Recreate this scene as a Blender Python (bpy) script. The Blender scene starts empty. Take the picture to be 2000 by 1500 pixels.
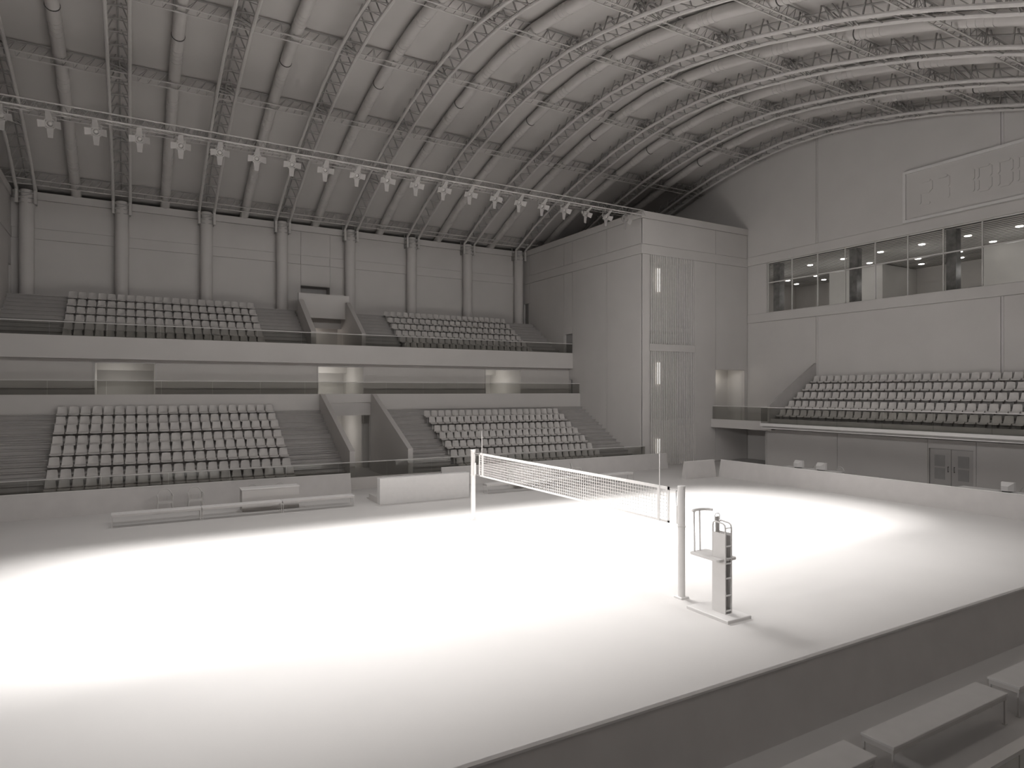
import bpy, math, random
from mathutils import Vector, Matrix
random.seed(4)
S = bpy.context.scene
COL = S.collection
CX = 10.92            # centre line of the hall

# ---------------------------------------------------------------- materials
def mat(name, rgb, rough=0.7, var=0.05, scale=3.0, metal=0.0, bump=0.0):
    m = bpy.data.materials.new(name); m.use_nodes = True
    n = m.node_tree.nodes; l = m.node_tree.links
    b = n['Principled BSDF']
    b.inputs['Roughness'].default_value = rough
    b.inputs['Metallic'].default_value = metal
    b.inputs['Specular IOR Level'].default_value = 0.2
    tc = n.new('ShaderNodeTexCoord'); no = n.new('ShaderNodeTexNoise')
    no.inputs['Scale'].default_value = scale; no.inputs['Detail'].default_value = 3
    l.new(tc.outputs['Object'], no.inputs['Vector'])
    r = n.new('ShaderNodeValToRGB')
    r.color_ramp.elements[0].position = .3; r.color_ramp.elements[1].position = .7
    r.color_ramp.elements[0].color = [c*(1-var) for c in rgb]+[1]
    r.color_ramp.elements[1].color = [min(1, c*(1+var)) for c in rgb]+[1]
    l.new(no.outputs['Fac'], r.inputs['Fac']); l.new(r.outputs['Color'], b.inputs['Base Color'])
    if bump:
        bp = n.new('ShaderNodeBump'); bp.inputs['Strength'].default_value = bump; bp.inputs['Distance'].default_value = .01
        l.new(no.outputs['Fac'], bp.inputs['Height']); l.new(bp.outputs['Normal'], b.inputs['Normal'])
    return m

def glassmat(name, tint, gloss=.06):
    m = bpy.data.materials.new(name); m.use_nodes = True
    n = m.node_tree.nodes; l = m.node_tree.links; n.clear()
    o = n.new('ShaderNodeOutputMaterial'); t = n.new('ShaderNodeBsdfTransparent'); g = n.new('ShaderNodeBsdfGlossy')
    no = n.new('ShaderNodeTexNoise'); no.inputs['Scale'].default_value = 1.2
    r = n.new('ShaderNodeValToRGB')
    r.color_ramp.elements[0].color = (tint*.97, tint*.97, tint*.96, 1); r.color_ramp.elements[1].color = (tint*1.02, tint*1.02, tint, 1)
    tc = n.new('ShaderNodeTexCoord'); l.new(tc.outputs['Object'], no.inputs['Vector'])
    l.new(no.outputs['Fac'], r.inputs['Fac']); l.new(r.outputs['Color'], t.inputs['Color'])
    g.inputs['Roughness'].default_value = .03; g.inputs['Color'].default_value = (.8, .8, .8, 1)
    mx = n.new('ShaderNodeMixShader'); mx.inputs[0].default_value = gloss
    l.new(t.outputs[0], mx.inputs[1]); l.new(g.outputs[0], mx.inputs[2]); l.new(mx.outputs[0], o.inputs[0])
    return m

def emit(name, rgb, s):
    m = bpy.data.materials.new(name); m.use_nodes = True
    n = m.node_tree.nodes; l = m.node_tree.links; n.clear()
    o = n.new('ShaderNodeOutputMaterial'); e = n.new('ShaderNodeEmission')
    e.inputs[0].default_value = (*rgb, 1); e.inputs[1].default_value = s
    l.new(e.outputs[0], o.inputs[0]); return m

G = (.60, .572, .548)
M_wall = mat('painted_wall', G, .8, .02, .8)
M_panel = mat('wall_panel', (.61, .585, .565), .75, .02, .6)
M_floor = mat('sports_floor', (.62, .60, .585), .7, .015, .5)
M_conc = mat('stand_concrete', (.47, .45, .435), .85, .04, 2, bump=.1)
M_ceil = mat('roof_sheet', (.58, .555, .535), .85, .03, .4)
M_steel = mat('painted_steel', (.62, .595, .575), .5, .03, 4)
M_lace_shaded = mat('truss_lacing_shaded', (.40, .385, .37), .5, .03, 4)  # steel colour darkened to carry the occlusion shade among the bars
M_duct = mat('duct_fabric', (.60, .575, .555), .7, .02, 2)
M_seat = mat('seat_plastic', (.60, .575, .555), .45, .03, 6)
M_bracket = mat('seat_bracket', (.42, .40, .39), .6, .03, 6)
M_white = mat('white_paint', (.72, .70, .685), .5, .02, 5)
M_net = mat('net_cord', (.78, .76, .74), .7, .02, 9)
M_board = mat('barrier_board', (.60, .575, .56), .6, .03, 2)
M_chair = mat('garden_chair_plastic', (.58, .56, .54), .4, .02, 6)
M_door = mat('door_leaf', (.50, .48, .465), .5, .03, 3)
M_doorpane = mat('door_glass', (.36, .35, .34), .4, .03, 3)
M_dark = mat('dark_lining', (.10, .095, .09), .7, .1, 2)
M_stone = mat('column_stone', (.20, .195, .19), .35, .35, 3)
M_slat = mat('louvre_slat', (.66, .64, .62), .5, .04, 5)
M_rail = mat('handrail_metal', (.66, .64, .62), .35, .02, 6)
M_black = mat('black_rubber', (.02, .02, .02), .6, .1, 8)
M_warm = mat('lobby_wall', (.66, .64, .615), .8, .02, 1)
M_glass = glassmat('railing_glass', .80, .02)
M_wglass = glassmat('window_glass', .93, .05)
M_lampdisc = emit('downlight_glow', (1, .97, .93), 9)
M_tube = emit('wall_lamp_glow', (1, .93, .82), 2.0)
M_leaf = mat('barn_door_paint', (.42, .40, .385), .5, .03, 6)
M_lens = mat('lamp_lens', (.50, .48, .46), .15, .02, 5)

# ---------------------------------------------------------------- mesh builder
class MB:
    def __init__(s): s.v = []; s.f = []
    def poly(s, pts, faces):
        b = len(s.v); s.v += [tuple(p) for p in pts]; s.f += [tuple(b+i for i in f) for f in faces]; return s
    def box(s, x0, x1, y0, y1, z0, z1):
        if x0 > x1: x0, x1 = x1, x0
        if y0 > y1: y0, y1 = y1, y0
        if z0 > z1: z0, z1 = z1, z0
        P = [(x0,y0,z0),(x1,y0,z0),(x1,y1,z0),(x0,y1,z0),(x0,y0,z1),(x1,y0,z1),(x1,y1,z1),(x0,y1,z1)]
        return s.poly(P, [(0,3,2,1),(4,5,6,7),(0,1,5,4),(1,2,6,5),(2,3,7,6),(3,0,4,7)])
    def cham(s, x0, x1, y0, y1, z0, z1, c=.01):
        # box with a chamfered top rim
        P = [(x0,y0,z0),(x1,y0,z0),(x1,y1,z0),(x0,y1,z0),(x0,y0,z1-c),(x1,y0,z1-c),(x1,y1,z1-c),(x0,y1,z1-c),
             (x0+c,y0+c,z1),(x1-c,y0+c,z1),(x1-c,y1-c,z1),(x0+c,y1-c,z1)]
        return s.poly(P, [(0,3,2,1),(0,1,5,4),(1,2,6,5),(2,3,7,6),(3,0,4,7),(4,5,9,8),(5,6,10,9),(6,7,11,10),(7,4,8,11),(8,9,10,11)])
    def prism(s, pts, axis, a, b):
        # pts: 2-D outline (counter-clockwise) extruded along axis from a to b
        def mk(p, t):
            return (t, p[0], p[1]) if axis == 'x' else (p[0], t, p[1]) if axis == 'y' else (p[0], p[1], t)
        n = len(pts); P = [mk(p, a) for p in pts]+[mk(p, b) for p in pts]
        F = [tuple(range(n-1, -1, -1)), tuple(range(n, 2*n))]+[(i, (i+1) % n, n+(i+1) % n, n+i) for i in range(n)]
        return s.poly(P, F)
    def bar(s, a, b, r, n=4, r2=None):
        a = Vector(a); b = Vector(b); d = b-a
        if d.length < 1e-6: return s
        d.normalize(); u = d.cross(Vector((0,0,1)) if abs(d.z) < .9 else Vector((1,0,0))).normalized(); w = d.cross(u)
        r2 = r if r2 is None else r2; P = []
        for c, rr in ((a, r), (b, r2)):
            for k in range(n):
                t = 2*math.pi*(k+.5)/n; P.append(c+u*math.cos(t)*rr+w*math.sin(t)*rr)
        return s.poly(P, [tuple(range(n-1,-1,-1)), tuple(range(n,2*n))]+[(k,(k+1)%n,n+(k+1)%n,n+k) for k in range(n)])
    def tube(s, pts, r, n=8, closed=False):
        pts = [Vector(p) for p in pts]; m = len(pts); P = []; up = None
        for i, p in enumerate(pts):
            a = pts[(i-1) % m] if (i or closed) else p; b = pts[(i+1) % m] if (i < m-1 or closed) else p
            d = (b-a).normalized()
            if up is None: up = d.cross(Vector((0,0,1)) if abs(d.z) < .9 else Vector((1,0,0))).normalized()
            u = (up-d*up.dot(d)).normalized(); up = u; w = d.cross(u)
            rr = r[i] if isinstance(r, (list, tuple)) else r
            for k in range(n):
                t = 2*math.pi*k/n; P.append(p+u*math.cos(t)*rr+w*math.sin(t)*rr)
        F = []
        for i in range(m if closed else m-1):
            j = (i+1) % m
            F += [(i*n+k, i*n+(k+1)%n, j*n+(k+1)%n, j*n+k) for k in range(n)]
        if not closed: F += [tuple(range(n-1,-1,-1)), tuple(range((m-1)*n, m*n))]
        return s.poly(P, F)
    def sheet(s, grid, th, nrm):
        # closed shell from a grid of points offset by th along nrm(i,j)
        R = len(grid); C = len(grid[0]); P = []
        for i in range(R):
            for j in range(C): P.append(Vector(grid[i][j]))
        for i in range(R):
            for j in range(C): P.append(Vector(grid[i][j])+Vector(nrm(i, j))*th)
        o = R*C; F = []
        for i in range(R-1):
            for j in range(C-1):
                a, b, c, d = i*C+j, i*C+j+1, (i+1)*C+j+1, (i+1)*C+j
                F += [(a, b, c, d), (o+d, o+c, o+b, o+a)]
        for j in range(C-1):
            F += [(j+1, j, o+j, o+j+1), ((R-1)*C+j, (R-1)*C+j+1, o+(R-1)*C+j+1, o+(R-1)*C+j)]
        for i in range(R-1):
            F += [(i*C, (i+1)*C, o+(i+1)*C, o+i*C), ((i+1)*C+C-1, i*C+C-1, o+i*C+C-1, o+(i+1)*C+C-1)]
        return s.poly(P, F)
    def add(s, other, mtx):
        b = len(s.v); s.v += [tuple(mtx @ Vector(p)) for p in other.v]; s.f += [tuple(b+i for i in f) for f in other.f]; return s
    def mesh(s, name, m, smooth=False):
        me = bpy.data.meshes.new(name); me.from_pydata(s.v, [], s.f); me.validate(); me.materials.append(m)
        if smooth:
            me.polygons.foreach_set('use_smooth', [True]*len(me.polygons))
            try: me.set_sharp_from_angle(angle=math.radians(40))
            except Exception: pass
        return me
    def build(s, name, m, parent=None, smooth=False, loc=None):
        o = bpy.data.objects.new(name, s.mesh(name, m, smooth)); COL.objects.link(o)
        if parent is not None: o.parent = parent
        if loc is not None: o.location = loc
        return o

def tag(o, label=None, cat=None, group=None, kind=None):
    if label: o['label'] = label
    if cat: o['category'] = cat
    if group: o['group'] = group
    if kind: o['kind'] = kind
    return o
def empty(name, loc=(0,0,0), rz=0, label=None, cat=None, group=None):
    o = bpy.data.objects.new(name, None); COL.objects.link(o); o.location = loc; o.rotation_euler = (0, 0, rz)
    o.empty_display_size = .2
    return tag(o, label, cat, group)
def struct(mb, name, m, smooth=False):
    return tag(mb.build(name, m, smooth=smooth), kind='structure')
def copy_tree(o, parent=None):
    c = o.copy(); COL.objects.link(c); c.parent = parent
    for ch in o.children: copy_tree(ch, c)
    return c
ORD = ['first','second','third','fourth','fifth','sixth','seventh','eighth','ninth','tenth','eleventh','twelfth','thirteenth','fourteenth','fifteenth','sixteenth','seventeenth','eighteenth','nineteenth','twentieth','twenty-first','twenty-second','twenty-third','twenty-fourth','twenty-fifth','twenty-sixth','twenty-seventh','twenty-eighth','twenty-ninth']

def point(name, loc, power, col=(1,1,1), r=.15):
    L = bpy.data.lights.new(name, 'POINT'); L.energy = power; L.color = col; L.shadow_soft_size = r
    o = bpy.data.objects.new(name, L); COL.objects.link(o); o.location = loc; return o

# ---------------------------------------------------------------- key dimensions
XT, XL = 27.6, -5.87          # inner faces of the right and left corner towers
YT = 31.35                    # front face of the towers
YA = 45.7                     # upper back wall
XB = 37.25                    # right end wall
XW = -15.5                    # left end wall
YN = -3.0                     # wall behind the camera
# lower chord of the roof arches (y, z)
PROF = [(48.2,14.7),(45.0,16.0),(42.2,17.2),(39.4,18.25),(37.4,18.8),(35.5,19.32),(32.8,19.9),(30.1,20.3),(27.4,20.47),(24.7,20.36),(22.4,20.05),(20.1,19.6),(18.1,19.13),(16.1,18.55),(14.2,17.95),(12.2,17.22),(10.5,16.5),(8.8,15.75),(6.5,15.2),(2,14.9),(-3.2,14.8)]
def prof(y):
    for (a, za), (b, zb) in zip(PROF, PROF[1:]):
        if b <= y <= a: return zb+(za-zb)*(y-b)/(a-b)
    return PROF[0][1] if y > PROF[0][0] else PROF[-1][1]
ROOF = .80

# ---------------------------------------------------------------- the shell
struct(MB().box(XW-.5, 48.5, YN-.5, 48.6, -.2, 0), 'floor', M_floor)
rf = MB()
PR = [(y, z+ROOF) for y, z in PROF]
PR2 = [(y, z+ROOF+.25) for y, z in PROF]
n = len(PR)
pts = [(x, y, z) for x in (XW-.4, XB+.3) for y, z in PR]+[(x, y, z) for x in (XW-.4, XB+.3) for y, z in PR2]
fc = []
for i in range(n-1):
    fc += [(i, i+1, n+i+1, n+i), (2*n+i, 3*n+i, 3*n+i+1, 2*n+i+1)]
rf.poly(pts, fc); struct(rf, 'ceiling', M_ceil, smooth=True)

def panels(mb, plane, c, out, rects, g=.018, t=.045):
    """thin cladding boards with open joints. plane 'x' or 'y' at coordinate c, standing proud by t in direction out"""
    for (a0, a1, z0, z1) in rects:
        if plane == 'y': mb.box(a0+g, a1-g, c, c+out*t, z0+g, z1-g)
        else: mb.box(c, c+out*t, a0+g, a1-g, z0+g, z1-g)

# upper back wall between the towers
w = MB()
w.box(XL, 9.93, YA, YA+.3, 9.6, 16.0).box(11.89, XT, YA, YA+.3, 9.6, 16.0).box(9.93, 11.89, YA, YA+.3, 11.9, 16.0)
cols = [CX+2.285+4.57*k for k in (-4,-3,-2,-1,0,1,2,3)]
edges = [XL]+cols+[XT]
for a, b in zip(edges, edges[1:]):
    seg = [(a, b)] if not (a < 10.5 < b) else [(a, 9.91), (9.93, 11.87), (11.89, b)]
    for p, q in seg:
        low = 11.9 if abs(p-9.93) < .01 else 9.6
        panels(w, 'y', YA, -1, [(p, q, low, 13.34), (p, q, 13.94, 15.56)])
        panels(w, 'y', YA, -1, [(p, q, 13.34, 13.94)], g=.004, t=.075)
w.box(XL, XT, YA-.12, YA+.34, 15.57, 16.0)
struct(w, 'wall_back', M_panel)
struct(MB().box(9.93, 11.89, YA+.9, YA+1.0, 9.6, 12.0).box(9.83, 9.93, YA+.3, YA+.9, 9.6, 12).box(11.89, 11.99, YA+.3, YA+.9, 9.6, 12).box(9.9, 11.9, YA+.3, YA+.95, 11.9, 12.0), 'trim_1', M_door)
struct(MB().box(XW-.4, XB+.3, 48.2, 48.5, 0, 16.6), 'wall_outer', M_wall)
d = MB().box(9.97, 10.88, YA+.82, YA+.88, 10.0, 11.5).box(10.92, 11.83, YA+.82, YA+.88, 10.0, 11.5)
d = struct(d, 'door_1', M_doorpane)
MB().box(10.15, 10.6, YA+.74, YA+.82, 11.18, 11.24).box(11.2, 11.65, YA+.74, YA+.82, 11.18, 11.24).build('door_closer', M_dark, d)

# right end wall with the long window band, gable following the roof
def gable(mb, x, t, ys, zf):
    P = [(y, prof(y)+ROOF+.1) for y, z in PROF if ys[0] < y < ys[1]]
    pts = [(ys[1], zf), (ys[1], prof(ys[1])+ROOF+.1)]+P+[(ys[0], prof(ys[0])+ROOF+.1), (ys[0], zf)]
    mb.prism(pts[::-1], 'x', x, x+t)
WY0, WY1, WZ0, WZ1 = 2.9, 29.75, 10.02, 13.42
w = MB()
gable(w, XB+.05, .3, (YN, 48.2), WZ1)
w.box(XB+.05, XB+.35, YN, WY0, 0, WZ1).box(XB+.05, XB+.35, WY1, 48.2, 0, WZ1).box(XB+.05, XB+.35, WY0, WY1, 0, WZ0)
J = [31.35, 26.02, 15.89, 5.8, YN]
for b, a in zip(J, J[1:]):
    panels(w, 'x', XB+.05, -1, [(a, b, 0, 9.43)], t=.05)
    n_ = 8
    for k in range(1):
        top = [(a+.02, 14.02)]+[(b-.02, 14.02)]
        m_ = [y for y, z in PROF if a+.02 < y < b-.02]
        pts = [(a+.02, 14.02), (b-.02, 14.02), (b-.02, prof(b-.02)+ROOF-.05)]+[(y, prof(y)+ROOF-.05) for y in m_]+[(a+.02, prof(a+.02)+ROOF-.05)]
        w.prism(pts, 'x', XB, XB+.05)
w.box(XB-.04, XB+.05, YN, 31.35, 13.42, 14.0).box(XB-.04, XB+.05, YN, 31.35, 9.44, 10.02)
w.box(XB, XB+.05, WY1+.02, 31.33, 10.04, 13.4)
for y in (26.02, 15.89, 5.8):
    w.box(XB-.03, XB, y-.13, y-.03, 2.2, 9.42)
for y in (26.02, 15.89):
    w.box(XB-.03, XB, y-.13, y-.03, 14.03, prof(y)+.9)
struct(w, 'wall_right', M_panel)
w = MB(); gable(w, XW-.3, .3, (YN, 48.2), 0); struct(w, 'wall_left', M_wall)
struct(MB().box(XW-.3, XB+.3, YN-.3, YN, 0, 16.5), 'wall_front', M_wall)

# ---------------------------------------------------------------- observation rooms behind the right wall
RX1 = 48.0
rw = MB().box(XB+.35, RX1, -1.0, 35.6, 9.7, 9.9)
rw.box(RX1, RX1+.2, -1, 35.6, 9.7, 13.9).box(XB+.35, RX1, 35.4, 35.6, 9.7, 13.9).box(XB+.35, RX1, -1.2, -1, 9.7, 13.9)
struct(MB().box(XB+.35, RX1, -1.0, 35.6, 13.75, 13.9), 'ceiling_lounge', M_dark)  # coloured dark to stand in for shade in the void above the slats
struct(rw, 'wall_lounge', M_wall)
struct(MB().box(43.8, 47.95, 25.65, 29.54, 9.9, 13.3), 'wall_core', M_warm)
struct(MB().box(43.8, 47.95, 12.2, 19.65, 9.9, 13.3), 'wall_core_far', M_warm)
sl = MB()
x = 37.7
while x < 47.9:
    sl.box(x, x+.24, -.9, 35.3, 13.36, 13.375); x += .42
struct(sl, 'trim_2', M_panel)
for k, yy in enumerate((29.35, 23.9, 18.42, 12.9)):
    tag(MB().cham(37.75, 38.25, yy-.24, yy+.24, 9.9, 13.36, .005).build('stone_column', M_stone),
        'dark stone column just inside the long window, %s from the left' % ORD[k], 'column', 'columns behind the long window')
for k, (x, y) in enumerate([(40.1, 30.92), (40.1, 28.47), (40.1, 26.05), (40.1, 23.6), (40.1, 21.15), (40.1, 18.7), (40.1, 16.26), (40.1, 13.8),
             (44.25, 33.36), (44.25, 30.92), (44.25-1.2, 27.0), (44.25-.9, 23.6), (44.25, 23.58), (44.25, 21.12), (42.9, 18.7), (46.3, 34.1), (46.3, 31.69), (46.3, 24.45), (46.3, 22.0), (42.9, 26.0), (42.9, 16.2)]):
    if k in (10, 11): continue
    e = empty('downlight', (x, y, 13.36), 0, None, 'light', 'round ceiling downlights in the lounge')
    e['label'] = 'round glowing downlight in the slatted lounge ceiling, %s' % (['front row, %s from left' % ORD[k]][0] if k < 8 else 'behind the front row, %s from left' % ORD[k-8])
    pts = [(.17*math.cos(t*math.pi/8), .17*math.sin(t*math.pi/8)) for t in range(16)]
    MB().prism(pts, 'z', -.045, -.02).build('diffuser', M_lampdisc, e)
    pts = [(.2*math.cos(t*math.pi/8), .2*math.sin(t*math.pi/8)) for t in range(16)]
    MB().prism(pts, 'z', -.02, .0).build('trim_ring', M_steel, e)
for yy in (31.5, 27.0, 21.8, 17.0, 9.0):
    point('lounge_bulb', (41.2, yy, 11.6), 34, (1, .99, .97), .3)
# window frame and panes
wf = MB()
for y in [WY1-.04]+[29.72-1.85*k for k in range(1, 15)]+[WY0+.04]:
    wf.box(XB+.12, XB+.2, y-.025, y+.025, WZ0, WZ1)
wf.box(XB+.12, XB+.2, WY0, WY1, 12.03, 12.1).box(XB+.12, XB+.2, WY0, WY1, WZ0, WZ0+.05).box(XB+.12, XB+.2, WY0, WY1, WZ1-.05, WZ1)
wn = struct(wf, 'window_1', M_rail)
MB().poly([(XB+.15, WY0, WZ0), (XB+.15, WY1, WZ0), (XB+.15, WY1, WZ1), (XB+.15, WY0, WZ1)], [(0,1,2,3)]).build('pane', M_wglass, wn)
for k, (x, y0, y1) in enumerate([(47.93, 29.75, 31.3), (47.93, 20.6, 22.3)]):
    dd = MB().box(x, x+.06, y0+.08, y1-.08, 9.9, 11.5)
    dd = struct(dd, 'door_%d' % (k+2), M_warm)
    f = MB().box(x-.05, x+.06, y0, y0+.08, 9.9, 11.58).box(x-.05, x+.06, y1-.08, y1, 9.9, 11.58).box(x-.05, x+.06, y0, y1, 11.5, 11.58)
    f.build('door_frame', M_dark, dd)
# ---------------------------------------------------------------- corner towers
def tower(side):
    """side=1 right tower, -1 left (mirror). Returns the thing."""
    mx = (lambda x: x) if side > 0 else (lambda x: 2*10.865-x)
    e = empty('stair_tower', (mx(XT), YT, 0), 0,
              'tall clad corner tower with vertical louvre screens beside the right stand' if side > 0 else 'tall clad tower wall at the far left edge',
              'tower')
    ox = mx(XT)
    b = MB()
    def bx(x0, x1, y0, y1, z0, z1): b.box(mx(x0)-ox, mx(x1)-ox, y0-YT, y1-YT, z0, z1)
    def pn(plane, c, rects, g=.018, t=.045, b=b):
        for (a0, a1, z0, z1) in rects:
            if plane == 'x': b.box(mx(c)-ox, mx(c-t)-ox, a0+g-YT, a1-g-YT, z0+g, z1-g)
            else: b.box(mx(a0+g)-ox, mx(a1-g)-ox, c-YT, c-t-YT, z0+g, z1-g)
    # side wall toward the stands, with door recesses
    doors = [(44.8, 45.5, 10.0, 11.75), (38.8, 39.72, 7.1, 8.87), (37.95, 39.1, 3.66, 5.55)]
    bx(XT, XT+.15, 45.5, 48.2, 0, 16); bx(XT, XT+.15, 44.8, 45.5, 0, 10); bx(XT, XT+.15, 44.8, 45.5, 11.75, 16)
    bx(XT, XT+.15, 39.72, 44.8, 0, 16); bx(XT, XT+.15, 38.8, 39.72, 8.87, 16); bx(XT, XT+.15, 37.95, 39.72, 5.55, 7.1)
    bx(XT, XT+.15, 37.95, 38.8, 7.1, 16); bx(XT, XT+.15, 39.1, 39.72, 3.66, 5.55); bx(XT, XT+.15, 37.95, 39.72, 0, 3.66); bx(XT, XT+.15, YT, 37.95, 0, 16)
    bx(XT+.15, XT+.2, YT+.2, 48, 0, 16)
    ys = [48.2, 45.7, 44.62, 39.8, 38.74, 34.79, YT]
    for hi, lo in zip(ys, ys[1:]):
        z0 = {45.7: 11.75 if False else 0}.get(hi, 0)
        if hi == 45.7:
            pn('x', XT, [(44.62, 44.8, 9.9, 11.75), (45.5, 45.7, 9.9, 11.75), (44.62, 45.7, 11.75, 13.34), (44.62, 45.7, 13.94, 15.56)], g=.004 if False else .012)
        elif hi == 39.8:
            pn('x', XT, [(lo, hi, 8.87, 13.34), (lo, hi, 13.94, 15.56)])
        elif hi == 48.2: continue
        else:
            pn('x', XT, [(lo, hi, 0, 13.34), (lo, hi, 13.94, 15.56)])
    b.box(mx(XT)-ox, mx(XT-.075)-ox, -.075, 45.7-YT, 13.345, 13.935)
    b.box(mx(XT)-ox, mx(XT-.12)-ox, -.12, 45.7-YT, 15.57, 16.0)
    # front face, open behind the louvres
    LX0, LX1 = 28.2, 32.17
    bx(XT, LX0, YT, YT+.25, 0, 16); bx(LX0, LX1, YT, YT+.25, 7.27, 7.72); bx(LX0, LX1, YT, YT+.25, 13.37, 16)
    if side > 0:
        bx(LX1, 34.12, YT, YT+.25, 0, 16); bx(34.12, 36.95, YT, YT+.25, 0, 2.6); bx(34.12, 36.95, YT, YT+.25, 6.17, 16); bx(36.95, XB+.1, YT, YT+.25, 0, 16)
    else:
        bx(LX1, 37.0, YT, YT+.25, 0, 16)
    pn('y', YT, [(XT, LX0, 0, 13.34), (XT, 34.08, 13.94, 15.56), (34.08, 37.2, 13.94, 15.56), (LX1, 34.08, 0, 13.34), (34.08, 37.2, 6.17, 13.34), (34.08, 37.2, 0, 2.4)])
    pn('y', YT, [(LX0, LX1, 7.27, 7.72)], g=.0)
    b.box(mx(XT)-ox, mx(37.2)-ox, -.075, 0, 13.345, 13.935)
    b.box(mx(XT)-ox, mx(37.2)-ox, -.12, .25, 15.57, 16.0)
    bx(XT, XB, YT, 48.2, 15.9, 15.98)
    b.build('cladding', M_panel, e)
    # stair shaft interior
    s = MB()
    def sx(x0, x1, y0, y1, z0, z1): s.box(mx(x0)-ox, mx(x1)-ox, y0-YT, y1-YT, z0, z1)
    sx(XT+.2, 33.6, 34.2, 34.4, 0, 15.8); sx(33.4, 33.6, YT+.25, 34.2, 0, 15.8)
    for z in (2.55, 8.7): sx(XT+.2, 33.4, 32.6, 34.2, z, z+.25)
    sx(XT+.2, 33.4, YT+.25, 34.2, 13.6, 13.8); 
    if side > 0:
        s.build('stair_shaft', M_warm, e)
        for z0, z1, nm in ((0.0, 7.27, 0), (7.72, 13.37, 1)):
            l_ = MB(); k = 0
            x = LX0+.03
            while x < LX1-.03:
                l_.box(x-ox, x+.075-ox, .03, .085, z0, z1); x += .159
            l_.build('louvre_screen', M_slat, e)
        for z0, z1 in ((11.6, 13.2), (5.2, 6.7), (0.4, 1.4)):
            MB().box(31.4-ox, 31.7-ox, 34.05-YT, 34.2-YT, z0, z1).build('wall_lamp', M_tube, e)
        # rooms at the balcony door
        r = MB().box(34.0-ox, XB-ox, 32.9-YT, 33.1-YT, 2.4, 6.6).box(34.02-ox, 34.1-ox, .25, 33-YT, 2.4, 6.4).box(37.0-ox, 37.1-ox, .25, 33-YT, 2.4, 6.4).box(34-ox, 37.1-ox, .25, 33-YT, 6.3, 6.4).box(34-ox, 37.1-ox, .25, 33-YT, 2.5, 2.62)
        r.build('lobby', M_warm, e)
    for (y0, y1, z0, z1) in doors:
        MB().box(mx(XT+.08)-ox, mx(XT+.13)-ox, y0+.03-YT, y1-.03-YT, z0, z1-.03).build('door', M_doorpane, e)
    return e
tower(1); tower(-1)
point('lobby_bulb', (35.6, 32.2, 5.6), 9, (1, .93, .84))
point('stair_bulb', (29.4, 32.6, 11.6), 6, (1, .92, .84)); point('stair_bulb', (29.4, 32.6, 5.6), 6, (1, .92, .84)); point('stair_bulb', (31.8, 32.8, 9.8), 5, (1, .92, .86)); point('stair_bulb', (31.6, 32.6, 1.6), 6, (1, .92, .86)); point('stair_bulb', (29.2, 32.6, 1.4), 5, (1, .92, .84))

# ---------------------------------------------------------------- back stands
LZ = [.37, .72, 1.17, 1.60, 1.97, 2.44, 2.79, 3.23, 3.64]      # treads of the lower tiers
LYb = [32.16+.757*k+.12 for k in range(8)]                     # riser behind each tier
UZ = [7.12, 7.52, 8.02, 8.52, 9.02, 9.52, 10.0]
UYb = [40.02+.786*k+.12 for k in range(6)]
SEATX_L, SEATX_R, PITCH = -2.83, 15.37, .465
def stand(x0, x1, seat0, seat1, Z, Yb, y_front, y_back, zbase, label, rows_from=0, cat='stand'):
    e = empty('spectator_stand', (x0, y_front, 0), 0, label, cat)
    t = MB(); ys = [y_front]+Yb+[y_back]
    for k, z in enumerate(Z):
        t.box(0, x1-x0, ys[k]-y_front, y_back-y_front, (Z[k-1] if k else zbase), z)
        if k: t.box(.002, x1-x0-.002, ys[k]-.07-y_front, ys[k]-y_front, z-.045, z)
    t.build('seating_tier', M_conc, e)
    for a, b in ((x0, seat0), (seat1, x1)):
        s = MB()
        for k in range(len(Z)-1):
            ym = ys[k+1]-.38 if k else ys[1]-.38
            s.box(a-x0+.005, b-x0-.005, ym-y_front, ys[k+1]-y_front, Z[k], (Z[k]+Z[k+1])/2)
            s.box(a-x0+.006, b-x0-.006, ym-.07-y_front, ym-y_front, (Z[k]+Z[k+1])/2-.045, (Z[k]+Z[k+1])/2)
        s.build('aisle_steps', M_conc, e)
    return e
stand(XL+.05, 9.25, SEATX_L-.26, 6.7, LZ, LYb, 31.35, 37.8, 0, 'stepped concrete stand in the lower left, below the walkway wall')
stand(12.54, XT-.05, 15.1, 24.93, LZ, LYb, 31.35, 37.8, 0, 'stepped concrete stand in the lower middle, next to the tower')
stand(XL+.05, 9.22, SEATX_L-.26, 6.7, UZ, UYb, 38.95, 45.68, 6.9, 'stepped upper balcony stand on the left, under the columned wall')
stand(12.6, XT-.05, 15.1, 24.93, UZ, UYb, 38.95, 45.68, 6.9, 'stepped upper balcony stand on the right, under the columned wall')

# front low walls with glass
def glass_rail(name, x0, x1, y, z0, z1, label, along='x', seg=2.4, railw=.035):
    e = empty(name, (x0, y, z0) if along == 'x' else (y, x0, z0), 0, label, 'railing')
    L = x1-x0; m = max(1, round(abs(L)/seg))
    for k in range(m):
        a = L*k/m+.006; b = L*(k+1)/m-.006
        g = MB()
        if along == 'x': g.box(a, b, -.008, .008, 0, z1-z0-.02)
        else: g.box(-.008, .008, min(a, b), max(a, b), 0, z1-z0-.02)
        g.build('glass_panel', M_glass, e)
    r = MB()
    if along == 'x': r.box(0, L, -railw, railw, z1-z0-.02, z1-z0+.02)
    else: r.box(-railw, railw, min(0, L), max(0, L), z1-z0-.02, z1-z0+.02)
    r.build('handrail', M_rail, e)
    return e
tag(MB().box(XL, XT, 31.05, 31.33, 0, .56).build('plinth_wall', M_wall), 'low wall at the foot of the lower back stands', 'wall')
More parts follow.
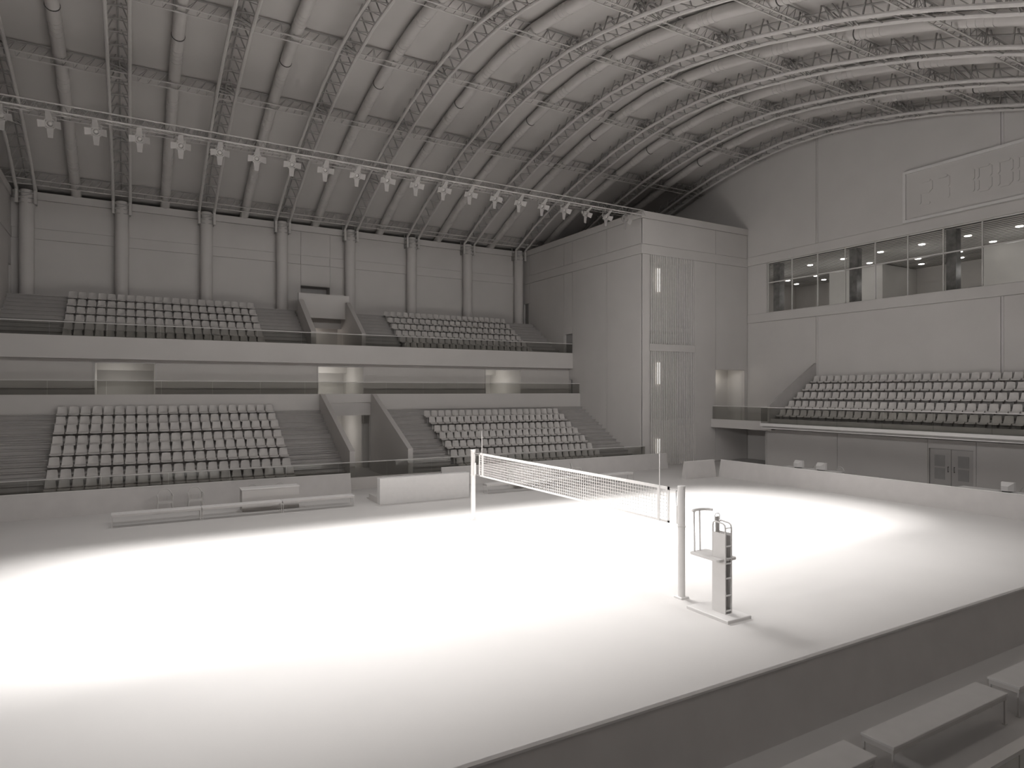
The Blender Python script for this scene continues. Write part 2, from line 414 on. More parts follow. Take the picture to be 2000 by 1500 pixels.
glass_rail('glass_railing', XL+.02, XT+.12, 31.19, .56, 1.29, 'glass railing with thin handrail in front of the lower back stands')
tag(MB().box(9.0, 12.8, 31.36, 31.6, 0, .07).build('threshold_step', M_conc), 'low step across the foot of the lower stair opening', 'step')

# stair opening in the lower stand: sloping side walls, lintel
def sidewall(x0, x1, yf, yb, zf, zb, zbot, label, thing='stair_side_wall', flat=.25):
    b = MB().prism([(yf, zbot), (yb, zbot), (yb, zb), (yb-flat, zb), (yf, zf)], 'x', x0, x1)
    return tag(b.build(thing, M_panel), label, 'wall')
sidewall(9.25, 9.51, 31.75, 37.79, 1.76, 4.54, 0, 'sloping side wall left of the lower stair opening')
sidewall(12.27, 12.54, 31.75, 37.79, 1.76, 4.54, 0, 'sloping side wall right of the lower stair opening')
w = MB()
w.box(XL, XT, 37.8, 37.98, 4.06, 4.56).box(XL, 9.5, 37.79, 37.99, 3.3, 4.06).box(12.28, XT, 37.79, 37.99, 3.3, 4.06).box(9.5, 12.28, 37.9, 38.05, 3.3, 4.04)
tag(w.build('walkway_parapet', M_panel), 'long solid parapet of the middle walkway above the lower stands', 'parapet')
glass_rail('glass_railing', XL+.02, XT-.02, 37.9, 4.56, 5.25, 'glass railing with thin handrail on the middle walkway')
# walkway slab and rooms behind it
tag(MB().box(XL, XT, 38.0, 39.25, 3.4, 3.66).build('walkway_slab', M_conc), 'floor slab of the middle walkway between the two tiers', 'floor slab')
w = MB(); OPS = [(-1.66, 1.12), (9.5, 12.3), (20.7, 23.5)]
xs = [XL]+[v for o in OPS for v in o]+[XT]
for a, b in zip(xs[::2], xs[1::2]): w.box(a, b, 39.25, 39.4, 3.4, 6.6)
for a, b in OPS: w.box(a, b, 39.25, 39.4, 6.2, 6.6)
struct(w, 'wall_walkway', M_wall)
for k, (a, b) in enumerate(OPS):
    r = MB().box(a-.1, a, 39.4, 43.8, 3.5, 6.5).box(b, b+.1, 39.4, 43.8, 3.5, 6.5).box(a-.1, b+.1, 43.7, 43.85, 3.5, 6.5).box(a, b, 39.4, 43.7, 6.32, 6.5).box(a, b, 39.25, 43.7, 3.5, 3.66)
    r.box(a, b, 42.9, 43.0, 5.9, 6.35)
    struct(r, 'wall_lobby_%s' % ['left', 'middle', 'right'][k], M_warm)
    f = MB().box(a-.02, a+.04, 39.2, 39.42, 3.66, 6.22).box(b-.04, b+.02, 39.2, 39.42, 3.66, 6.22).box(a, b, 39.2, 39.42, 6.16, 6.22)
    struct(f, 'trim_%d' % (k+3), M_steel)
    point('lobby_bulb', ((a+b)/2-.35, 41.9, 5.2), [18, 36, 36][k], (1, .97, .93), .4)
# ground level passage under the stand
r = MB().box(9.41, 9.51, 37.98, 44, 0, 3.4).box(12.27, 12.37, 39.6, 44, 0, 3.4).box(9.4, 12.4, 44, 44.1, 0, 3.4).box(9.4, 14.6, 37.98, 44, 3.3, 3.4).box(12.37, 14.6, 39.5, 39.6, 0, 3.4).box(14.5, 14.6, 37.98, 39.6, 0, 3.4)
r.box(12.27, 14.6, 37.98, 38.05, 0, 3.3)
struct(r, 'wall_passage', M_warm)
point('passage_bulb', (10.6, 41.8, 2.2), 32, (1, .96, .92), .4)

# ---------------------------------------------------------------- upper balcony front
w = MB().box(XL, XT, 38.7, 38.95, 6.35, 7.46).box(XL, XT, 38.95, 45.7, 6.6, 6.9).box(XL, XT, 38.95, 39.3, 6.35, 6.6)
tag(w.build('upper_balcony', M_panel), 'long plain balcony front of the upper stand', 'balcony')
tag(MB().box(9.22, 12.6, 38.95, 45.68, 6.9, 7.12).build('landing', M_conc), 'flat landing of the upper stair opening', 'landing')
glass_rail('glass_railing', XL+.02, XT-.02, 38.83, 7.46, 8.13, 'glass railing with thin handrail on the upper balcony front')
def usw(x0, x1, label):
    b = MB().prism([(39.75, 7.12), (43.35, 7.12), (43.35, 10.6), (43.1, 10.6), (39.75, 8.31)], 'x', x0, x1)
    tag(b.build('stair_side_wall', M_panel), label, 'wall')
usw(9.24, 9.55, 'sloping side wall left of the upper stair opening')
usw(12.33, 12.58, 'sloping side wall right of the upper stair opening')
w = MB().box(9.3, 12.58, 43.36, 43.55, 9.5, 11.07).box(9.3, 9.5, 43.36, 45.65, 7.12, 10.0).box(12.38, 12.58, 43.36, 45.65, 7.12, 10.0)
w.box(9.5, 12.38, 44.6, 44.75, 8.95, 9.6).box(9.5, 12.38, 43.55, 45.65, 9.6, 9.98)
tag(w.build('stair_hood', M_panel), 'plain panel box over the upper stair opening', 'panel')
struct(MB().box(9.5, 12.38, 45.5, 45.65, 7.12, 9.6), 'wall_hood', M_warm)
point('hood_bulb', (9.95, 45.15, 8.75), 18, (1, .93, .87), .1)

# columns carrying the trusses
for k, x in enumerate(cols):
    e = empty('round_column', (x, 45.28, 10.0), 0, 'thick round column on the back wall, %s from the left' % ORD[k], 'column', 'round columns along the back wall')
    if k == 0:
        pts = [(.36*math.cos(t*math.pi/14), .36*math.sin(t*math.pi/14)) for t in range(28)]
        m1 = MB().prism(pts, 'z', 0, 5.55).mesh('shaft', M_panel, True)
        pts = [(.31*math.cos(t*math.pi/14), .31*math.sin(t*math.pi/14)) for t in range(28)]
        m2 = MB().prism(pts, 'z', 5.5, 5.95).mesh('collar', M_steel, True)
    for nm, me in (('shaft', m1), ('collar', m2)):
        o = bpy.data.objects.new(nm, me); COL.objects.link(o); o.parent = e

# ---------------------------------------------------------------- seats
def seat_parts():
    # local: faces -y, origin on the tread at the riser; width .42
    bk = []
    for i, (y, z, w) in enumerate([(-.10,.765,.145),(-.105,.755,.168),(-.115,.70,.178),(-.13,.60,.186),(-.155,.50,.197),(-.19,.43,.203),(-.25,.405,.206)]):
        row = []
        for j in range(7):
            t = -1+j/3.0
            yy = y-.045*(abs(t)**2.2) if i > 0 else y-.03*abs(t)**2.2
            zz = z-(.02*abs(t)**3 if i == 0 else 0)
            row.append((t*w, yy, zz))
        bk.append(row)
    back = MB().sheet(bk, .022, lambda i, j: (0, 1, .15) if i < 5 else (0, .3, -1))
    pn = []
    for i, (y, z, w) in enumerate([(-.25,.405,.206),(-.35,.40,.21),(-.46,.412,.214),(-.505,.41,.214),(-.53,.385,.21),(-.532,.35,.20)]):
        row = []
        for j in range(7):
            t = -1+j/3.0
            zz = z+(.03*abs(t)**3 if i < 3 else .012*abs(t)**3)
            row.append((t*w, y+(.03*abs(t)**3 if i > 2 else 0), zz))
        pn.append(row)
    pan = MB().sheet(pn, .022, lambda i, j: (0, 0, -1) if i < 3 else (0, 1, -.3))
    br = MB().box(-.05, .05, -.36, -.12, .34, .39).box(-.035, .035, -.27, -.21, 0, .36)
    return back, pan, br
SB, SP, SK = seat_parts()
me_b, me_p, me_k = SB.mesh('backrest', M_seat, True), SP.mesh('seat_pan', M_seat, True), SK.mesh('bracket', M_bracket)
proto = empty('stadium_seat', (0,0,0))
for nm, me in (('backrest', me_b), ('seat_pan', me_p), ('bracket', me_k)):
    o = bpy.data.objects.new(nm, me); COL.objects.link(o); o.parent = proto
used = [False]
def put_seat(loc, rz, label, group):
    if used[0]: o = copy_tree(proto)
    else: o = proto; used[0] = True
    o.location = loc; o.rotation_euler = (0, 0, rz)
    o['label'] = label; o['category'] = 'seat'; o['group'] = group
for k in range(8):
    for c in range(21):
        put_seat((SEATX_L+PITCH*c, LYb[k]-.01, LZ[k]), 0, 'grey bucket seat, %s from left, %s row up, lower left stand' % (ORD[c], ORD[k]), 'bucket seats of the lower left stand')
# right balcony rows (rows run along y, facing -x)
BX = [33.6, 34.4, 35.2, 36.0, 36.8]; BZ = [2.87, 3.38, 3.90, 4.40, 4.90]
for k in range(5):
    for c in range([29, 28, 26, 25, 24][k]):
        put_seat((BX[k]+.10, 25.62-PITCH*c, BZ[k]), -math.pi/2, 'grey bucket seat, %s from left, %s row up, right-hand balcony' % (ORD[c], ORD[k]), 'bucket seats of the right balcony')
rest = MB()
one = MB(); one.add(SB, Matrix()); one.add(SP, Matrix()); one.add(SK, Matrix())
def lot(Z, Yb, x0, rows):
    for k in rows:
        for c in range(21): rest.add(one, Matrix.Translation((x0+PITCH*c, Yb[k]-.01, Z[k])))
lot(LZ, LYb, SEATX_R, range(7)); lot(UZ, UYb, SEATX_L, range(6)); lot(UZ, UYb, SEATX_R, range(6))
for k in range(5):
    for c in range([29, 28, 26, 25, 24][k], 40): rest.add(one, Matrix.Translation((BX[k]+.10, 25.62-PITCH*c, BZ[k])) @ Matrix.Rotation(-math.pi/2, 4, 'Z'))
tag(rest.build('stadium_seat', M_seat, smooth=True), 'rows of small grey bucket seats on the farther stands', 'seats', None, 'stuff')

# ---------------------------------------------------------------- right balcony
e = empty('balcony', (33.3, 27.1, 0), 0, 'right-hand balcony with stepped seating and a pale front ledge', 'balcony')
def bb(*a): return MB().box(a[0]-33.3, a[1]-33.3, a[2]-27.1, a[3]-27.1, a[4], a[5])
deck = bb(32.8, 37.2, YN+.1, 26.5, 2.49, 2.64)
deck.box(.36, 3.9, -.6, 4.2, 2.36, 2.62)
deck.build('deck', M_conc, e)
bb(32.70, 32.80, YN+.1, 26.5, 2.49, 2.545).build('drip_edge', M_white, e)
bb(33.62, 33.98, 26.5, 31.3, 2.31, 2.62).box(33.66-33.3, 33.95-33.3, -.6, 4.2, 2.62, 2.86).build('fascia', M_panel, e)
bb(32.60, 32.92, YN+.1, 26.5, 2.64, 2.81).build('ledge', M_white, e)
bb(32.95, 33.08, YN+.1, 26.0, 2.64, 3.08).build('curb', M_conc, e)
t = MB()
for k in range(5):
    xx = (BX[k-1]+.11) if k else 33.08
    t.box(xx-33.3, 37.2-33.3, YN+.1-27.1, 25.98-27.1, BZ[k-1] if k else 2.64, BZ[k])
    if k: t.box(xx-.05-33.3, xx-33.3, YN+.1-27.1, 25.97-27.1, BZ[k]-.06, BZ[k])
t.build('seating_tier', M_conc, e)
glass_rail('glass_railing', 26.5, YN+.2, 32.7, 2.81, 3.75, 'glass railing with handrail along the right balcony seats', 'y')
glass_rail('glass_railing', 31.3, 26.52, 33.78, 2.86, 3.73, 'short glass railing on the gangway by the tower door', 'y', railw=.02)
b = MB().prism([(37.2, 2.64), (37.2, 6.49), (37.1, 6.44), (32.78, 3.87), (32.78, 2.64)][::-1], 'y', 25.99, 26.12)
tag(b.build('wing_wall', M_conc), 'triangular sloping wall closing the left end of the right balcony seats', 'wall')
# wall under the balcony
w = MB()
LW = 34.8
DY0, DY1 = 16.0, 18.02
w.box(LW, LW+.2, DY1, 27.85, 0, 2.31).box(LW, LW+.2, YN, DY0, 0, 2.31).box(LW, LW+.2, DY0, DY1, 1.86, 2.31).box(LW, XB, 27.8, 27.86, 0, 2.31)
for y in (27.80, 23.0, 18.1, 15.9, 11.0, 6.1): w.box(LW-.05, LW, y-.04, y+.04, 0, 2.3)
struct(w, 'wall_balcony_base', M_panel)
d = MB().box(LW+.08, LW+.13, DY0+.02, 17.0, 0, 1.84).box(LW+.08, LW+.13, 17.02, DY1-.02, 0, 1.84)
d = struct(d, 'door_4', M_door)
g = MB()
for y0 in (16.22, 17.3):
    for z0 in (.34, .98): g.box(LW+.065, LW+.085, y0, y0+.48, z0, z0+.56)
g.build('door_pane', M_doorpane, d)
for y in (16.86, 17.14):
    MB().bar((LW+.03, y, .72), (LW+.03, y, 1.0), .012, 6).bar((LW+.03, y, .74), (LW+.08, y, .74), .02, 6).bar((LW+.03, y, .98), (LW+.08, y, .98), .02, 6).build('door_handle', M_dark, d)

# ---------------------------------------------------------------- scoreboard
e = empty('scoreboard', (XB, 16.3, 14.05), 0, 'large framed scoreboard with raised seven-segment digits above the window', 'scoreboard')
SY0, SY1, H = 12.0-16.3, 20.6-16.3, 2.84
MB().box(-.05, -.02, SY0+.1, SY1-.1, .1, H-.1).build('display_panel', M_panel, e)
f = MB().box(-.14, 0, SY1-.15, SY1, 0, H).box(-.14, 0, SY0, SY0+.15, 0, H).box(-.14, 0, SY0+.15, SY1-.15, 0, .15).box(-.14, 0, SY0+.15, SY1-.15, H-.15, H)
f.build('frame', M_white, e)
SEG = {'0':'abcdef','1':'bc','2':'abged','7':'abc'}
def digit(ch, ya, yb, z0, z1):
    m = MB(); t = .075; h = (z1-z0)/2; g = .02
    # y decreases to the right in the picture
    def hseg(z):
        p = [(ya-g, z), (ya-g-t, z+t), (yb+g+t, z+t), (yb+g, z), (yb+g+t, z-t), (ya-g-t, z-t)]
        m.prism([(y-16.3, zz-14.05) for y, zz in p], 'x', -.085, -.05)
    def vseg(y, za, zb):
        p = [(y, za+g), (y+t, za+g+t), (y+t, zb-g-t), (y, zb-g), (y-t, zb-g-t), (y-t, za+g+t)]
        m.prism([(yy-16.3, zz-14.05) for yy, zz in p], 'x', -.085, -.05)
    for s in SEG[ch]:
        if s == 'a': hseg(z1)
        if s == 'g': hseg(z0+h)
        if s == 'd': hseg(z0)
        if s == 'f': vseg(ya, z0+h, z1)
        if s == 'e': vseg(ya, z0, z0+h)
        if s == 'b': vseg(yb, z0+h, z1)
        if s == 'c': vseg(yb, z0, z0+h)
    m.build('digit', M_panel, e)
Z0, Z1 = 14.9, 16.12
digit('2', 19.72, 19.14, Z0, Z1); digit('7', 18.85, 18.28, Z0, Z1); digit('1', 17.5, 17.1, Z0, Z1)
digit('0', 16.9, 16.32, Z0, Z1); digit('0', 15.98, 15.42, Z0, Z1); digit('0', 15.15, 14.57, Z0, Z1)

# ---------------------------------------------------------------- roof steel
TX = [CX+2.285+4.57*k for k in range(-5, 6)]
def curve_pts(y0, y1, dz=0.0, step=.9):
    n = max(2, int(abs(y1-y0)/step)); return [(y0+(y1-y0)*k/n) for k in range(n+1)]
PY = [p for p in PROF if 45.0 >= p[0] >= -3.2]
PUR = [44.6, 39.4, 35.5, 30.1, 24.7, 20.0, 16.0, 12.0, 8.6]
tm = {}
ch_ = [(0, 44.95, 15.15), (0, 44.95, 15.95)]+[(0, y, z) for y, z in PY[1:]]
for sx_, nm in ((-.43, 'a'), (.43, 'b')):
    tm[nm] = MB().tube([(sx_, y, z) for _, y, z in ch_], .082, 8).mesh('lower_chord', M_steel, True)
TD = .60
tm['t'] = MB().tube([(0, y+.1, z+TD) for y, z in PY[:-1]], .04, 6).mesh('top_chord', M_lace_shaded, True)
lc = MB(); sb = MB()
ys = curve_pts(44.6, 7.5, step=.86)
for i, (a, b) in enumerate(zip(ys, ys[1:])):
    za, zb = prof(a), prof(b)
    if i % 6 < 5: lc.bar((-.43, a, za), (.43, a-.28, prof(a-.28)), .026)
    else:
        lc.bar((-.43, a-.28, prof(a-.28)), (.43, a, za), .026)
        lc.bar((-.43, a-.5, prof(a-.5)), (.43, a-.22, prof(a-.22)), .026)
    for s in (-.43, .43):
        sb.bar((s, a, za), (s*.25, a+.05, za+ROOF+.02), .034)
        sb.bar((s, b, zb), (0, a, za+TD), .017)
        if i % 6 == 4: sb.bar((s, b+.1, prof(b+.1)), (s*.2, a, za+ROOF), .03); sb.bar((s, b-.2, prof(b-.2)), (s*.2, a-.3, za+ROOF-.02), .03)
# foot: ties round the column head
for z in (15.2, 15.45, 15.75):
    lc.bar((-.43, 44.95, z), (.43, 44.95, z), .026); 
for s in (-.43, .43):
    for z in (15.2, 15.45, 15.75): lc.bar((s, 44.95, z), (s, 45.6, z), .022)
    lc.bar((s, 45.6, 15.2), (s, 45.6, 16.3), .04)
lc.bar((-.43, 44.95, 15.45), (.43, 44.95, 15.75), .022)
tm['l'] = lc.mesh('lacing', M_lace_shaded); tm['s'] = sb.mesh('side_bracing', M_lace_shaded)
TN = 0
for k, x in enumerate(TX):
    if x < -6: continue
    e = empty('roof_truss', (x, 0, 0), 0, 'arched triangular steel roof truss, %s from the left' % ORD[TN], 'roof truss', 'arched roof trusses'); TN += 1
    for nm, key in (('lower_chord', 'a'), ('lower_chord', 'b'), ('top_chord', 't'), ('lacing', 'l'), ('side_bracing', 's')):
        o = bpy.data.objects.new(nm, tm[key]); COL.objects.link(o); o.parent = e
# purlins
X0p, X1p = -9.0, XB
for k, y in enumerate(PUR):
    z = prof(y)+.10; dy = .2
    sl_ = (prof(y+.3)-prof(y-.3))/.6
    e = empty('roof_purlin', (X0p, y, z), 0, 'straight lattice purlin crossing the arches, %s up from the back wall' % ORD[k], 'roof purlin', 'lattice roof purlins')
    L = X1p-X0p
    A = (dy, dy*sl_); B = (-dy, -dy*sl_)
    for q in (A, B): MB().bar((0, q[0], q[1]), (L, q[0], q[1]), .032, 6).build('lower_chord', M_steel, e, True)
    MB().bar((0, 0, .56), (L, 0, .56), .03, 6).build('top_chord', M_lace_shaded, e, True)
    m = MB(); n_ = int(L/.42)
    for i in range(n_):
        xa = L*i/n_; xb = L*(i+1)/n_
        m.bar((xa, A[0], A[1]), (xa, B[0], B[1]), .012)
        m.bar((xa, A[0], A[1]), (xb, 0, .56), .014); m.bar((xa, B[0], B[1]), (xb, 0, .56), .014)
        if i % 5 == 0: m.bar((xa, A[0], A[1]), (xa, 0, .56), .014); m.bar((xa, B[0], B[1]), (xa, 0, .56), .014)
    m.build('lacing', M_lace_shaded, e)
# air ducts between the arches
dm = MB().tube([(0, y, prof(y)+.47) for y in [47.9]+[p[0] for p in PROF[1:-1]]], .265, 16)
rg = MB()
def ring(mb, y, r, w=.03):
    z = prof(y)+.47; s_ = (prof(y+.1)-prof(y-.1))/.2; d_ = Vector((0, 1, s_)).normalized()
    c = Vector((0, y, z)); mb.bar(c-d_*w, c+d_*w, r, 20)
for y in (46.9, 43.0, 41.2, 36.9, 33.3, 28.6, 26.0, 22.0, 18.4, 14.4, 10.6):
    for q in range(4): ring(rg, y+.26*q, .278, .014)
ringm = rg.mesh('clamp_ring', M_steel, True)
hk = MB()
for y in (32.4, 15.4):
    ring(hk, y, .285, .02)
hm = hk.mesh('hanger_band', M_dark, True)
dmesh = dm.mesh('duct_pipe', M_duct, True)
DN = 0
for x in [CX+4.57*k for k in range(-3, 6)]:
    e = empty('air_duct', (x, 0, 0), 0, 'round air duct curving along the roof between trusses, %s from the left' % ORD[DN], 'duct', 'air ducts under the roof'); DN += 1
    for nm, me in (('duct_pipe', dmesh), ('clamp_ring', ringm), ('hanger_band', hm)):
        o = bpy.data.objects.new(nm, me); COL.objects.link(o); o.parent = e

# ---------------------------------------------------------------- lighting truss and spotlights
e = empty('lighting_truss', (XL, 31.1, 15.62), 0, 'slim horizontal lattice truss carrying the row of spotlights', 'lighting truss')
L = XT-XL
for (y, z, r) in ((-.12, 0, .035), (.24, 0, .03), (.06, .36, .03)):
    MB().bar((0, y, z), (L, y, z), r, 8).build('chord', M_steel, e, True)
m = MB(); n_ = 108
for i in range(n_):
    a = L*i/n_; b = L*(i+1)/n_; c = (a+b)/2
    for y in (-.12, .24): m.bar((a, y, 0), (c, .06, .36), .008); m.bar((c, .06, .36), (b, y, 0), .008)
    m.bar((a, -.12, 0), (b, .24, 0), .01)
    if i % 6 == 0: m.bar((a+.1, -.12, 0), (a+.1, .06, .36), .014); m.bar((a+.1, -.12, 0), (a+.1, .24, 0), .014)
m.build('lacing', M_lace_shaded, e)

def tilt(m_, ang): return m_
def spot_meshes():
    # local: lens axis along -y, centre at origin
    N = 18
    hou = MB(); rs = [(.30, .055), (.24, .10), (.10, .125), (-.02, .135), (-.05, .15), (-.10, .15)]
    P = []
    for y, r in rs:
        P += [(r*math.cos(2*math.pi*k/N), y, r*math.sin(2*math.pi*k/N)) for k in range(N)]
    F = [tuple(range(N))[::-1]]
    for i in range(len(rs)-1): F += [(i*N+k, i*N+(k+1)%N, (i+1)*N+(k+1)%N, (i+1)*N+k) for k in range(N)]
    hou.poly(P, F)
    # annular rim
    o = len(rs)-1
    P = [(.15*math.cos(2*math.pi*k/N), -.10, .15*math.sin(2*math.pi*k/N)) for k in range(N)]+[(.10*math.cos(2*math.pi*k/N), -.10, .10*math.sin(2*math.pi*k/N)) for k in range(N)]+[(.10*math.cos(2*math.pi*k/N), -.05, .10*math.sin(2*math.pi*k/N)) for k in range(N)]
    hou.poly(P, [(k,(k+1)%N,N+(k+1)%N,N+k) for k in range(N)]+[(N+k,N+(k+1)%N,2*N+(k+1)%N,2*N+k) for k in range(N)])
    lens = MB(); P = [(0, -.085, 0)]
    for r, y in ((.045, -.08), (.08, -.065), (.095, -.045)): P += [(r*math.cos(2*math.pi*k/N), y, r*math.sin(2*math.pi*k/N)) for k in range(N)]
    F = [(0, 1+k, 1+(k+1)%N) for k in range(N)]
    for i in range(2): F += [(1+i*N+k, 1+i*N+(k+1)%N, 1+(i+1)*N+(k+1)%N, 1+(i+1)*N+k) for k in range(N)]
    lens.poly(P, F)
    fr = MB().box(-.165, .165, -.125, -.105, -.165, -.135).box(-.165, .165, -.125, -.105, .135, .165).box(-.165, -.135, -.125, -.105, -.135, .135).box(.135, .165, -.125, -.105, -.135, .135)
    yoke = MB().bar((-.18, .05, 0), (-.18, .05, .28), .014).bar((.18, .05, 0), (.18, .05, .28), .014).bar((-.18, .05, .28), (.18, .05, .28), .014).bar((0, .05, .28), (0, .05, .46), .02).bar((-.18,.05,0),(-.12,.05,0),.02).bar((.18,.05,0),(.12,.05,0),.02)
    def leaf(w0, w1, ln, th, up):
        # hinged at distance .16; th opening angle away from the lens plane
        c, s_ = math.cos(th), math.sin(th)
        q = [(-w0, 0), (w0, 0), (w1, ln), (-w1, ln)]
        pts = [(a, -.118-b*s_, .155+b*c) for a, b in q]+[(a, -.110-b*s_, .155+b*c) for a, b in q]
        m = MB().poly(pts, [(3,2,1,0),(4,5,6,7),(0,1,5,4),(1,2,6,5),(2,3,7,6),(3,0,4,7)])
        R_ = Matrix.Rotation(up, 4, 'Y'); return MB().add(m, R_)
    return hou, lens, fr, yoke, [leaf(.12, .085, .37, .45, 0), leaf(.12, .085, .37, .45, math.pi), leaf(.12, .14, .25, .45, math.pi/2), leaf(.12, .14, .25, .45, -math.pi/2)]
hou, lens, fr, yoke, leaves = spot_meshes()
AIM = math.radians(30)
RX = Matrix.Rotation(AIM, 4, 'X')
def rotd(m): return MB().add(m, RX)
sm = [('housing', rotd(hou).mesh('housing', M_leaf, True)), ('lens', rotd(lens).mesh('lens', M_lens, True)), ('gel_frame', rotd(fr).mesh('gel_frame', M_leaf)), ('yoke', yoke.mesh('yoke', M_steel))]+[('barn_door', rotd(q).mesh('barn_door', M_leaf)) for q in leaves]
for k in range(21):
    x = CX-15.1+1.51*k-.06
    e = empty('spotlight', (x, 30.98, 15.12), math.radians([0, 9][k in (18, 20)]+(k-10)*.6), 'barn-door spotlight hanging from the lighting truss, %s from the left' % ORD[k], 'spotlight', 'spotlights on the lighting truss')
    for nm, me in sm:
        o = bpy.data.objects.new(nm, me); COL.objects.link(o); o.parent = e
def spot(loc, target, power, ang, blend, r=.12, name='stage_beam'):
    Lg = bpy.data.lights.new(name, 'SPOT'); Lg.energy = power; Lg.spot_size = math.radians(ang); Lg.spot_blend = blend; Lg.shadow_soft_size = r
    Lg.color = (1, .985, .975)
    o = bpy.data.objects.new(name, Lg); COL.objects.link(o); o.location = loc
    o.rotation_euler = (Vector(target)-Vector(loc)).to_track_quat('-Z', 'Y').to_euler(); return o
P_FAR, P_NEAR, P_FILL = 6600, 4300, 560
for k in range(21):
    x = CX-15.1+1.51*k-.06
    spot((x, 30.6, 14.75), (CX+(x-CX)*.80, 17.4, 0), P_FAR, 38, 1.0)
# matching row over the near side of the court (above the frame)
for k in range(11):
    x = CX-15.1+3.02*k
    spot((x, 7.0, 14.5), (CX+(x-CX)*.80, 17.0, 0), P_NEAR*2, 33, 1.0, .25)
    spot((x, 7.0, 14.5), (x, 23.5, 0), P_FILL, 112, .5, .6, 'wide_fill')  # added wide fill lamp for ambient light, no fixture behind it

for k in range(7):
    x = CX-13.5+4.5*k
    spot((x, 30.6, 14.75), (x, 21.0, 0), 750, 84, 1.0, .3, 'skirt_fill')  # extra wide lamps added to soften the far edge of the pool
# unseen fill lamps added at the left end to lift the right wall
for y in (5, 11, 17):
    spot((-13.5, y, 11.0), (36, 19, 2.0), 2900, 62, .7, .5, 'end_fill')

# weak unseen fill lamps added behind the camera for barrier and benches
for x in (-1, 6, 13, 20):
    spot((x, -2.4, 7.0), (x+1, 9, 1.0), 62, 130, .7, .6, 'near_fill')

# ---------------------------------------------------------------- advertising barriers (A-frame boards)
def barrier(x0, x1, y, label, along='x', h=.91, hb=.2, seg=2.4):
    e = empty('barrier', (x0, y, 0) if along == 'x' else (y, x0, 0), 0, label, 'barrier')
    L = x1-x0; m = max(1, round(abs(L)/seg))
    pts = [(-hb, 0), (hb, 0), (.02, h), (-.02, h)]
    b = MB()
    if along == 'x': b.prism(pts, 'x', 0, L)
    else: b.prism([(p[0], p[1]) for p in pts], 'y', min(0, L), max(0, L))
    b.build('board', M_board, e)
    c = MB()
    if along == 'x': c.box(0, L, -.035, .035, h-.01, h+.02)
    else: c.box(-.035, .035, min(0, L), max(0, L), h-.01, h+.02)
    c.build('cap', M_white, e)
    return e
barrier(XL+.1, 8.76, 30.0, 'long low barrier in front of the lower left stand')
barrier(13.35, 28.35, 30.0, 'long low barrier in front of the lower middle stand')
barrier(25.72, 28.0, 25.85, 'short return barrier at the far right corner of the court', hb=.18)
barrier(25.66, 6.2, 28.35, 'long low barrier along the right end of the court', 'y')
barrier(-3.5, 28.5, 6.0, 'long near barrier crossing the lower right, benches behind it')

# ---------------------------------------------------------------- benches
def bench(x0, y0, y1, L, label, group, h=.45):
    e = empty('bench', (x0+L/2, (y0+y1)/2, 0), 0, label, 'bench', group)
    w = (y1-y0)/2; l = L/2
    MB().cham(-l, l, -w, w, h-.035, h, .006).build('bench_top', M_white, e)
    MB().box(-l+.015, l-.015, -w+.015, -w+.035, h-.10, h-.036).box(-l+.015, l-.015, w-.035, w-.015, h-.10, h-.036).box(-l+.015, -l+.035, -w+.035, w-.035, h-.10, h-.036).box(l-.035, l-.015, -w+.035, w-.035, h-.10, h-.036).build('apron', M_steel, e)
    for sx in (-1, 1):
        for sy in (-1, 1):
            MB().box(sx*(l-.02)-.02*(sx > 0)-.0, sx*(l-.02)+.02*(sx < 0), sy*(w-.02)-.02*(sy > 0), sy*(w-.02)+.02*(sy < 0), .01, h-.10).box(sx*(l-.03)-.025, sx*(l-.03)+.025, sy*(w-.03)-.025, sy*(w-.03)+.025, 0, .012).build('leg', M_steel, e)
for k, x in enumerate((4.75, 7.94, 11.13)):
    bench(x, 4.51, 4.93, 2.84, ['pale bench in the bottom right corner, left one, cut by the frame bottom', 'pale bench in the bottom right corner, middle one, fully in view', 'pale bench in the bottom right corner, right one, cut by the frame edge'][k], 'benches behind the near barrier')
for k in range(3):
    bench(-.62+2.86*k, 26.6, 27.05, 2.845, '%s of three joined benches before the lower left stand' % ['left one', 'middle one', 'right one'][k].capitalize(), 'benches in front of the small desk')
for k in range(3):
    bench(14.12+2.91*k, 26.6, 27.05, 2.9, '%s of three joined benches seen behind the net' % ['left one', 'middle one', 'right one'][k].capitalize(), 'benches behind the net')

# ---------------------------------------------------------------- desks
def small_desk(x0, label):
    e = empty('desk', (x0, 27.5, 0), 0, label, 'desk', 'small scorer desks')
    MB().cham(-.03, 2.2, -.04, .62, .84, .885, .008).build('desk_top', M_white, e)
    MB().box(0, 2.17, 0, .03, 0, .84).build('front_panel', M_panel, e)
    MB().box(0, .03, .03, .58, 0, .84).build('side_panel', M_panel, e)
    MB().box(2.14, 2.17, .03, .58, 0, .84).build('side_panel', M_panel, e)
small_desk(3.74, 'small box-fronted desk behind the left benches')
small_desk(16.1, 'small box-fronted desk seen through the net')
e = empty('counter', (8.92, 26.3, 0), 0, 'long box-fronted officials counter left of the far net post', 'desk')
MB().cham(0, 4.15, 0, .36, 1.05, 1.09, .008).build('counter_top', M_white, e)
MB().box(.01, 4.14, .01, .35, .0, 1.05).build('front_panel', M_white, e)
MB().box(.02, 4.13, .36, 1.5, 0, .26).build('plinth', M_panel, e)
tag(MB().box(9.0, 13.0, 27.85, 28.35, 0, .02).build('floor_mat', M_conc), 'thin mat on the floor behind the long counter', 'mat')

